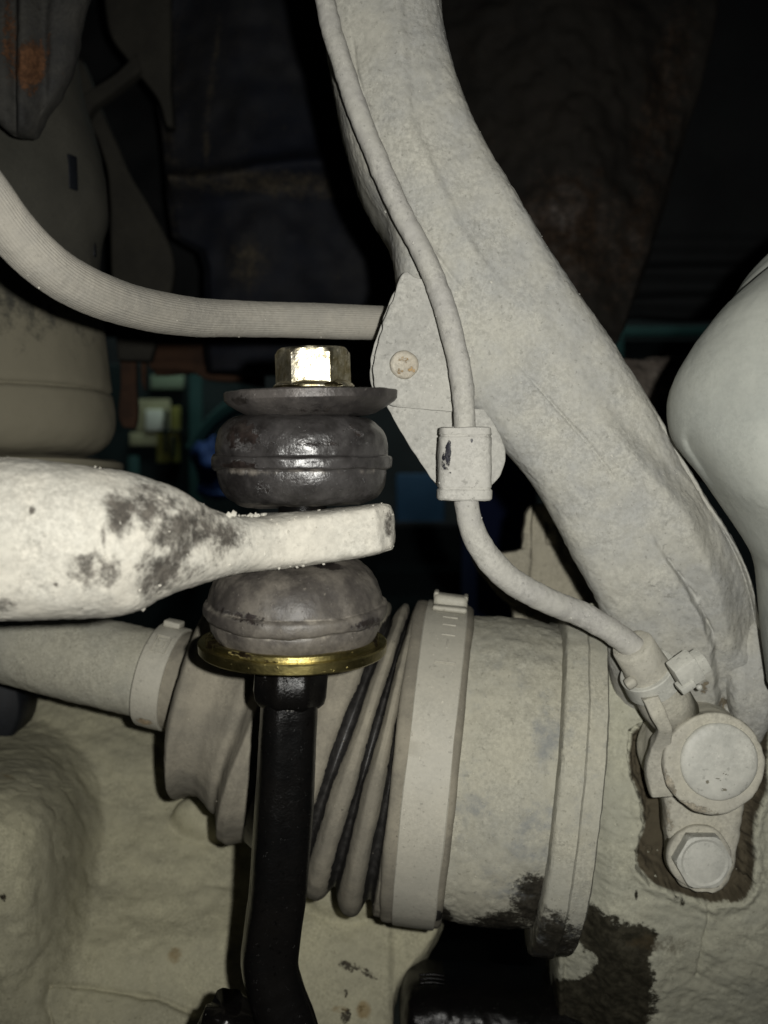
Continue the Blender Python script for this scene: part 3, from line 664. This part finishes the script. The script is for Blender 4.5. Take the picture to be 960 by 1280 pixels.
V, Fc = lathe(c0, cax, [(h * KA, r * KA) for h, r in ((-9, 150), (-9, 193), (-6, 197), (0, 198), (5, 197), (55, 197), (60, 196), (64, 192), (65, 180))], 220)
mesh('boot_collar', V, Fc, M['boot'], ds, sharp=50, rough=[(80, .0004), (400, .00012)], stain=lambda px, py, V: .8 * blobs(px, py, [(528, 1128, 8, 26), (540, 1142, 20, 8, 20)]))
pcup = smoothprof([(55, 184), (75, 185), (100, 187), (130, 187), (155, 185), (171, 182)], 120)
V, Fc = lathe(c0, cax, [(54 * KA, 120 * KA)] + [(h * KA, r * KA) for h, r in pcup] + [(175 * KA, 172 * KA), (177 * KA, 140 * KA)], 300)
def cup_st(px, py, V):
    return blobs(px, py, [(528, 1120, 9, 30, 0, 1), (545, 1140, 22, 11, 20, 1), (672, 1128, 36, 34, -25, .95), (636, 1152, 46, 16, -8, .8), (600, 1160, 60, 8, 0, .8), (692, 1090, 10, 30, 0, .5)])
def cup_st2(px, py, V):
    return blobs(px, py, [(684, 915, 26, 50, 0, .62), (668, 1045, 44, 50, 0, .5), (585, 1015, 50, 80, 0, .42), (630, 1100, 50, 40, 0, .42), (600, 860, 80, 60, 0, .34), (560, 1000, 24, 60, 0, .42)])
mesh('joint_housing', V, Fc, M['shaft'], ds, rough=[(70, .0005), (250, .0003), (700, .0002)], stain={'stain': cup_st, 'stain2': cup_st2})
crumbs(ds, V, 50, M['shaft'], lambda px, py, V: (V[:, 1] < .37) & (py < 1080), r=(.0001, .0003))
V, Fc = lathe(c0, cax, [(h * KA, r * KA) for h, r in ((170, 120), (170, 206), (172, 211), (175, 213), (196, 213), (197, 211), (199, 209), (218, 207), (220, 203), (222, 150))], 240)
mesh('dust_ring', V, Fc, M['shaft'], ds, sharp=35, rough=[(80, .0004), (350, .0002)], stain={'stain': lambda px, py, V: blobs(px, py, [(690, 1180, 40, 42, 0, .8), (730, 1180, 14, 22, 0, .75)]), 'stain2': lambda px, py, V: .3 + 0 * px})

# ================================================================== lower control arm
def rel_low(px, py):
    V = np.stack([px, py, 0 * px], -1)
    hump = sdpoly(px, py, [(-80, 940), (10, 944), (50, 962), (82, 1000), (100, 1050), (108, 1110), (92, 1160), (120, 1190), (180, 1215), (330, 1235), (330, 1330), (-80, 1330)])
    r = .006 * sst(30, -60, hump + wob(px, py, 5, .02))
    r += .006 * np.exp(-(((px - 250) / 190) ** 2 + ((py - 1190) / 40) ** 2))
    r += .016 * np.sqrt(np.clip(1 - ((px - 264) / 50) ** 2 - ((py - 1028) / 27) ** 2, 0, 1))
    r += .016 * np.sqrt(np.clip(1 - ((px - 432) / 58) ** 2 - ((py - 1112) / 42) ** 2, 0, 1))
    r -= .003 * np.exp(-(pline(px, py, [(66, 1235), (62, 1258), (70, 1290)]) / 3) ** 2)
    r -= .002 * np.exp(-(pline(px, py, [(66, 1236), (120, 1240), (200, 1252), (240, 1270)]) / 4) ** 2)
    r -= .0025 * sst(484, 494, px + .0 * py) * sst(1150, 1165, py)
    r += .001 * vnoise(V, .02, 41) + .0004 * vnoise(V, .06, 42) + .0004 * vnoise(np.stack([px * .8, py, 0 * px], -1), .045, 43) * sst(1150, 1230, py)
    return r
LS = [(80, 820, 330, 800, .560, .03), (66, 868, 345, 850, .548, .03), (40, 895, 370, 900, .540, .03), (0, 925, 400, 950, .528, .03), (-40, 948, 430, 1000, .516, .03), (-70, 1000, 470, 1060, .502, .03), (-70, 1080, 505, 1110, .484, .03), (-70, 1130, 548, 1142, .474, .03),
      (-70, 1160, 553, 1160, .466, .03), (-70, 1200, 532, 1200, .458, .03), (-70, 1245, 497, 1245, .450, .03), (-70, 1330, 490, 1330, .436, .03)]
V, Fc = rloft(LS, 360, 300, relief=rel_low, p=9)
# large rounded bulge swelling out of the casting at its left end
px, py = proj(V); dy = py - 1085
n3 = np.stack([px, py, 0 * px], -1)
bul = .400 + .052 * (np.abs(px + 25) / 122.0) ** 2.8 + np.where(dy < 0, .056 * (np.abs(dy) / 135.0) ** 2.8, .010 * (dy / 150.0) ** 2) + .0015 * vnoise(n3, .018, 81) + .0008 * vnoise(n3, .06, 82)
kq = .032; hq = np.clip(.5 + .5 * (bul - V[:, 1]) / kq, 0, 1)
nd = V[:, 1] * hq + bul * (1 - hq) - kq * hq * (1 - hq)
lens = np.array([0, 0, CZ]); V = lens + (V - lens) * (np.minimum(nd, V[:, 1]) / V[:, 1])[:, None]
def low_st(px, py, V):
    return blobs(px, py, [(436, 1208, 16, 7, 15, .72), (458, 1215, 16, 5, 35, .6), (432, 1270, 8, 12, 0, .7), (452, 1262, 8, 10, 0, .5), (432, 1242, 3, 6, 0, .6), (4, 1120, 5, 8, 0, .6)])
lca = thing('lower_control_arm', 'broad lower control arm casting under the drive shaft, thick with tan mud', 'control arm', P(200, 1330, .47))
mesh('casting', V, Fc, M['lower'], lca, rough=[(150, .0005), (400, .0003)],
     stain={'stain': low_st, 'stain2': lambda px, py, V: blobs(px, py, [(218, 1195, 10, 14, 20, .7), (455, 1262, 10, 14, 0, .8), (425, 1262, 14, 6, 0, .6), (5, 972, 12, 8, 0, .6)])})
# dark round bush end at the left, black ball joint at the bottom
V, Fc = lathe(P(-30, 880, .50), (0, -1, 0), [(-.02, .020), (.004, .0205), (.006, .019), (.006, .002)], 60)
mesh('arm_bushing', V, Fc, M['black'], label='black round rubber bushing beneath the thin shaft', cat='bushing')
V, Fc = rloft([(500, 1246, 500, 1300, .44, .03, 3), (506, 1224, 506, 1330, .44, .045, 3.5), (516, 1216, 516, 1345, .44, .05, 3.5), (560, 1215, 560, 1350, .44, .05, 3.5), (700, 1226, 700, 1350, .44, .05, 3), (760, 1232, 760, 1350, .44, .04, 3)], 120, 60)
bj = thing('ball_joint', 'oily black ball joint stub beneath the joint housing', 'ball joint', P(620, 1340, .44))
mesh('joint_stub', V, Fc, M['oily'], bj, rough=[(150, .0003), (500, .0002)])
for i in range(3):
    y = 1219 + i * 5
    V, Fc = tube([(524, y, .4165 - .0006 * i, 2), (540, y - 1, .4163 - .0006 * i, 2.2), (556, y + 1, .4165 - .0006 * i, 2)], 20, 12)
    mesh('thread_ridge', V, Fc, M['oily'], bj, stain=lambda px, py, V: 0 * px)

# ================================================================== rounded casting at the right edge
cp = thing('brake_caliper', 'smooth rounded pale grey caliper casting beside the tall arm', 'caliper', P(960, 760, .34))
CS = [(892, 418, 1080, 300, .340, .02, 2.0), (880, 428, 1080, 322, .338, .035, 2.0), (860, 446, 1085, 372, .335, .05, 2.0), (843, 472, 1085, 432, .333, .056, 2.0), (836, 504, 1085, 494, .332, .058, 2.0), (842, 545, 1085, 545, .332, .058, 2.0), (864, 580, 1085, 590, .333, .056, 2.0), (892, 618, 1085, 640, .335, .054, 2.0), (926, 668, 1085, 690, .337, .05, 2.0), (945, 705, 1085, 730, .339, .046, 2.0), (952, 760, 1085, 780, .341, .042, 2.0), (962, 860, 1085, 870, .345, .04, 2.0)]
def rel_cal(px, py):
    V = np.stack([px, py, 0 * px], -1)
    return .002 * vnoise(V, .010, 51) + .004 * np.exp(-(((px - 950) / 50) ** 2 + ((py - 600) / 90) ** 2)) - .004 * np.exp(-(pline(px, py, [(862, 555), (880, 590), (900, 640)]) / 14) ** 2)
V, Fc = rloft(CS, 220, 120, relief=rel_cal)
mesh('body', V, Fc, M['caliper'], cp, rough=[(60, .0004), (700, .00006)])
V, Fc = rloft([(930, 364, 1080, 232, .365, .012, 2.2), (918, 378, 1080, 262, .363, .026, 2.2), (904, 396, 1080, 310, .361, .034, 2.2), (894, 420, 1085, 380, .361, .034, 2.2), (890, 470, 1085, 460, .361, .03, 2.2)], 90, 60)
mesh('upper_lobe', V, Fc, M['caliper'], cp, rough=[(60, .0004)])

# ================================================================== dusty plate behind the cable
def rel_back(px, py):
    return -.004 * sst(664, 668, px + (py - 640) * .03) - .0018 * sst(3, -1, sdpoly(px, py, [(686, 655), (710, 655), (718, 682), (686, 679)])) + .0005 * wob(px, py, 1, .03)
V, Fc = rloft([(664, 631, 676, 630, .50, .012), (657, 642, 700, 640, .50, .012), (653, 660, 730, 655, .50, .012), (650, 686, 770, 680, .50, .012), (622, 691, 780, 690, .50, .012), (588, 696, 785, 700, .50, .012), (598, 716, 785, 716, .50, .012), (622, 742, 785, 738, .50, .012), (640, 756, 785, 752, .50, .012), (641, 850, 785, 850, .50, .012)],
              220, 120, relief=rel_back, p=9, lin=True)
mesh('backing_plate', V, Fc, M['back'], label='stepped tan dusty plate seen in the gap behind the thick cable', cat='plate', rough=[(150, .0006), (500, .0003)])

# ================================================================== upper left: spring pot, frame struts, rusty bracket
sp = thing('suspension_pot', 'dim dust filmed round suspension pot behind the curving hose', 'suspension pot', P(0, 600, .60))
kk = k(.49); pb0 = P(-40, 583, .51)
V, Fc = lathe(pb0, (0, 0, 1), [(h * kk, r * kk) for h, r in ((-4, 60), (-4, 196), (0, 198), (5, 197), (9, 185))], 120)
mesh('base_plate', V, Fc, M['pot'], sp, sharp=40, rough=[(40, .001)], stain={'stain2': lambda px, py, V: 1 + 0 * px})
pp = smoothprof([(8, 120), (14, 160), (26, 176), (44, 184), (70, 185), (86, 183)], 30) + smoothprof([(88, 180), (91, 177), (94, 180)], 8) + smoothprof([(97, 182), (130, 178), (200, 172), (280, 172), (330, 185), (400, 178), (480, 160), (560, 150), (640, 145)], 60)
V, Fc = lathe(pb0, (-.03, 0, 1), [(h * kk, r * kk) for h, r in pp], 150)
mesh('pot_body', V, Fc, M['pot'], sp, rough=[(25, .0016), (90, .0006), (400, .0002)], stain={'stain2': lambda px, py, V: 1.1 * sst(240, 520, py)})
potV = V
for (x, y, wd, hg) in ((90, 213, 10, 42), (122, 300, 6, 40)):
    px, py = proj(potV); q_ = np.hypot(px - x, py - y) + 4000 * (potV[:, 1] > .51); c_ = potV[q_.argmin()]
    nrm = np.array([c_[0] - pb0[0], c_[1] - pb0[1], 0]); nrm /= np.linalg.norm(nrm)
    V, Fc = block(c_ - nrm * .0008, np.cross((0, 0, 1), nrm), (-.05, 0, 1), (wd * k(.5) * 1.6, .003, hg * k(.5)), .0006)
    mesh('slot_shade', V, Fc, M['black'], sp)  # black block on the surface, stands in for the shade of an open slot
rb = rloft([(-60, -40, 125, -40, .425, .02, 3), (-60, 20, 104, 20, .425, .02, 3), (-55, 80, 92, 80, .425, .02, 3), (-45, 120, 78, 118, .425, .02, 3), (-20, 140, 58, 142, .425, .02, 3), (2, 158, 50, 158, .425, .018, 3), (12, 167, 44, 168, .425, .014, 3), (22, 171, 38, 171, .425, .008, 2.5)],
           160, 110, relief=lambda px, py: -.004 * np.exp(-((px - 14 - .02 * py) / 6) ** 2) + .003 * np.exp(-((px - 30) / 12) ** 2) - .003 * np.exp(-((px - 52) / 9) ** 2))
mesh('hanging_bracket', rb[0], rb[1], M['rusty'], label='drooping dirty steel bracket with an orange rust patch', cat='bracket', rough=[(60, .001), (300, .0003)],
     stain=lambda px, py, V: blobs(px, py, [(38, 82, 20, 34, 10, .85), (40, 112, 8, 12, 0, .6), (12, 50, 10, 60, 0, .5), (60, 60, 5, 30, 0, .45)]))
fs = thing('frame_strut', 'dim dusty crossing frame struts beside the dark blue panel', 'frame', P(170, 400, .75))
def strip(pts, d, th, nm, mat, par, **kw):
    V, Fc = rloft([(*a, d, th) for a in pts], 60, 30, p=8)
    return mesh(nm, V, Fc, mat, par, rough=[(60, .0008)], **kw)
strip([(128, -40, 215, -40), (138, 40, 215, 20), (163, 80, 215, 90), (198, 125, 216, 124), (210, 160, 218, 160)], .76, .012, 'strut', M['frame'], fs)
strip([(172, 72, 178, 92), (140, 100, 146, 118), (108, 122, 120, 136), (96, 130, 110, 150)], .755, .012, 'strut', M['frame'], fs)
strip([(90, 70, 105, 80), (96, 110, 122, 120), (112, 150, 132, 150), (130, 190, 170, 230), (140, 260, 210, 300), (140, 330, 218, 350), (150, 450, 190, 452)], .77, .012, 'strut', M['frame'], fs)

# ================================================================== dark body panels
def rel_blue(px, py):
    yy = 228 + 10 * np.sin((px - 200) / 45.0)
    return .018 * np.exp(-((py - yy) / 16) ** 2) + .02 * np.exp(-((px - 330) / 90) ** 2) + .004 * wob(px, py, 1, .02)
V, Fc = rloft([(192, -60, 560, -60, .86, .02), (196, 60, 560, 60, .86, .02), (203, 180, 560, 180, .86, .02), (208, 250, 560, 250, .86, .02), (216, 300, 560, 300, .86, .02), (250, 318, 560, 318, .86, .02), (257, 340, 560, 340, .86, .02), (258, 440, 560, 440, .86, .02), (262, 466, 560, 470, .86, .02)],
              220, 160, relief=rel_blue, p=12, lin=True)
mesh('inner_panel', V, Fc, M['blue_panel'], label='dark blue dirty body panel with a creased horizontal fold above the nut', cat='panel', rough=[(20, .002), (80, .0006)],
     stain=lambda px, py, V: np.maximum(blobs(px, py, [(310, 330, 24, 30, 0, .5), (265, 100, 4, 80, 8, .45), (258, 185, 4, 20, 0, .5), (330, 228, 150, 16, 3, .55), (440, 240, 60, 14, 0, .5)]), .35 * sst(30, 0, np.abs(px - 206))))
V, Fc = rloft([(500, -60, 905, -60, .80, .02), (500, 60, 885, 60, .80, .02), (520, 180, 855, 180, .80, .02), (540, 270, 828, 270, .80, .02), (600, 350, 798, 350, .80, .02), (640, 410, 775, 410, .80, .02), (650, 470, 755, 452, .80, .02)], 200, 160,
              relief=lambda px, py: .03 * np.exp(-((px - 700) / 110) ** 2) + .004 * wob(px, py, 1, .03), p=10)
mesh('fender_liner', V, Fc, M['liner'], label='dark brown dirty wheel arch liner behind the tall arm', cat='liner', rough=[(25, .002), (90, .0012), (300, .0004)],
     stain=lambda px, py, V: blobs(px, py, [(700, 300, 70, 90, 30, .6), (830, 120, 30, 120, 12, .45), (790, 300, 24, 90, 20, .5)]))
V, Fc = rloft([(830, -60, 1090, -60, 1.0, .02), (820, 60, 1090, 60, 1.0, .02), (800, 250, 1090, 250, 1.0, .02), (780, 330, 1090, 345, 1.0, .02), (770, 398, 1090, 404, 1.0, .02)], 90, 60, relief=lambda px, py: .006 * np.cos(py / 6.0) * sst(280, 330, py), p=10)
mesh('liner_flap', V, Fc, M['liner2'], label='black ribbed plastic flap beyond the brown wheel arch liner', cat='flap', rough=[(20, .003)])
V, Fc = rloft([(745, 446, 745, 600, .60, .03), (800, 449, 800, 600, .60, .03), (850, 450, 850, 600, .60, .03), (900, 452, 900, 600, .60, .03)], 80, 60, relief=lambda px, py: .003 * wob(px, py, 1, .06), p=6)
mesh('cross_beam', V, Fc, M['beam'], label='rough rusty brown beam between the arm and the caliper', cat='beam', rough=[(80, .0015), (300, .0008)])
rc = thing('cross_member', 'rusty brown pressed steel cross member under the dark blue panel', 'cross member', P(250, 480, .9))
strip([(190, 408, 195, 470), (230, 404, 232, 468), (290, 404, 290, 466), (400, 404, 400, 478), (470, 404, 470, 500)], .93, .012, 'web', M['rust'], rc)
strip([(186, 452, 190, 462), (240, 452, 240, 466), (262, 458, 260, 476), (300, 466, 300, 478), (330, 468, 330, 484)], .915, .012, 'lip', M['rust'], rc)
strip([(150, 420, 166, 420), (152, 480, 172, 480), (150, 520, 172, 522), (155, 534, 170, 536)], .80, .008, 'hanger', M['rust'], rc)
strip([(172, 400, 186, 400), (176, 440, 184, 440), (178, 476, 182, 488)], .85, .006, 'hanger', M['rust'], rc)

# ================================================================== workshop things far behind, seen through the gaps
def far(nm, lab, cat, x0, y0, x1, y1, d, dep, mat, parts=()):
    t_ = thing(nm, lab, cat, P((x0 + x1) / 2, y1, d))
    V, Fc = pbox(x0, y0, x1, y1, d, dep); mesh('carcass', V, Fc, M[mat], t_)
    for (pn, a, b, c, e, pr_, m_) in parts:
        V, Fc = pbox(a, b, c, e, d - pr_, pr_ - .001, .001); mesh(pn, V, Fc, M[m_], t_)
    return t_
far('tool_cabinet', 'dark teal tool cabinet with pale stickers in the gap left of the bushings', 'cabinet', 120, 455, 300, 800, 2.0, .3, 'teal_dark',
    [('post', 236, 455, 250, 700, .03, 'teal'), ('post', 160, 570, 172, 640, .02, 'teal'), ('sticker', 188, 469, 229, 486, .012, 'pale_green'), ('sticker', 170, 499, 212, 540, .012, 'cream'), ('sticker', 162, 541, 196, 557, .012, 'cream'),
     ('sticker', 196, 541, 224, 578, .014, 'olive'), ('sticker', 214, 508, 225, 538, .012, 'olive'), ('paper', 182, 512, 203, 538, .016, 'white_paper'), ('cable_hook', 205, 512, 208, 566, .03, 'teal_dark'), ('cable_hook', 198, 537, 225, 540, .03, 'teal_dark'), ('cable_hook', 214, 545, 217, 572, .03, 'teal_dark')])
V, Fc = rloft([(252, 556, 272, 546, 1.8, .06, 3), (246, 580, 284, 574, 1.8, .09, 3), (250, 602, 290, 600, 1.8, .09, 3), (248, 618, 296, 620, 1.8, .08, 3)], 40, 30)
mesh('plastic_bag', V, Fc, M['blue_bag'], label='crumpled blue plastic bag hanging on the tool cabinet', cat='bag', rough=[(20, .02), (60, .008)])
V, Fc = rloft([(232, 560, 246, 575, 1.85, .03), (262, 520, 272, 535, 1.85, .03), (296, 492, 312, 510, 1.85, .03)], 30, 16, p=5)
mesh('support_arm', V, Fc, M['teal'], label='slanting teal steel arm beside the dark washer', cat='support arm')
far('blue_box', 'small light blue box on the workbench behind the bar end', 'box', 496, 592, 556, 655, 2.2, .2, 'sky_blue')
far('workbench', 'dark workbench with a grey green apron behind the bar end', 'workbench', 440, 656, 640, 900, 2.1, .4, 'teal_dark', [('apron', 470, 678, 600, 716, .02, 'teal_dark'), ('top', 430, 652, 640, 660, .05, 'black')])
far('steel_locker', 'dark blue steel locker beneath the curve of the thick cable', 'locker', 596, 520, 672, 860, 1.5, .3, 'blue_steel')
far('shelf_rack', 'teal painted steel shelf rack glimpsed above the rusty beam', 'rack', 740, 425, 1000, 470, 2.0, .2, 'teal_dark', [('rail', 775, 408, 905, 420, .02, 'teal'), ('upright', 758, 418, 780, 470, .03, 'teal')])

V, Fc = rloft([(-140, -80, 330, -80, 1.15, .02), (-140, 200, 330, 200, 1.15, .02), (-140, 410, 300, 425, 1.15, .02)], 60, 60, relief=lambda px, py: .01 * wob(px, py, 1, .02), p=10)
mesh('dark_blocking_sheet', V, Fc, M['liner2'], label='added black sheet hiding the lit wall behind the crossing struts', cat='panel', rough=[(20, .003)])  # added sheet, blocks the lit wall so the gap between struts stays dark
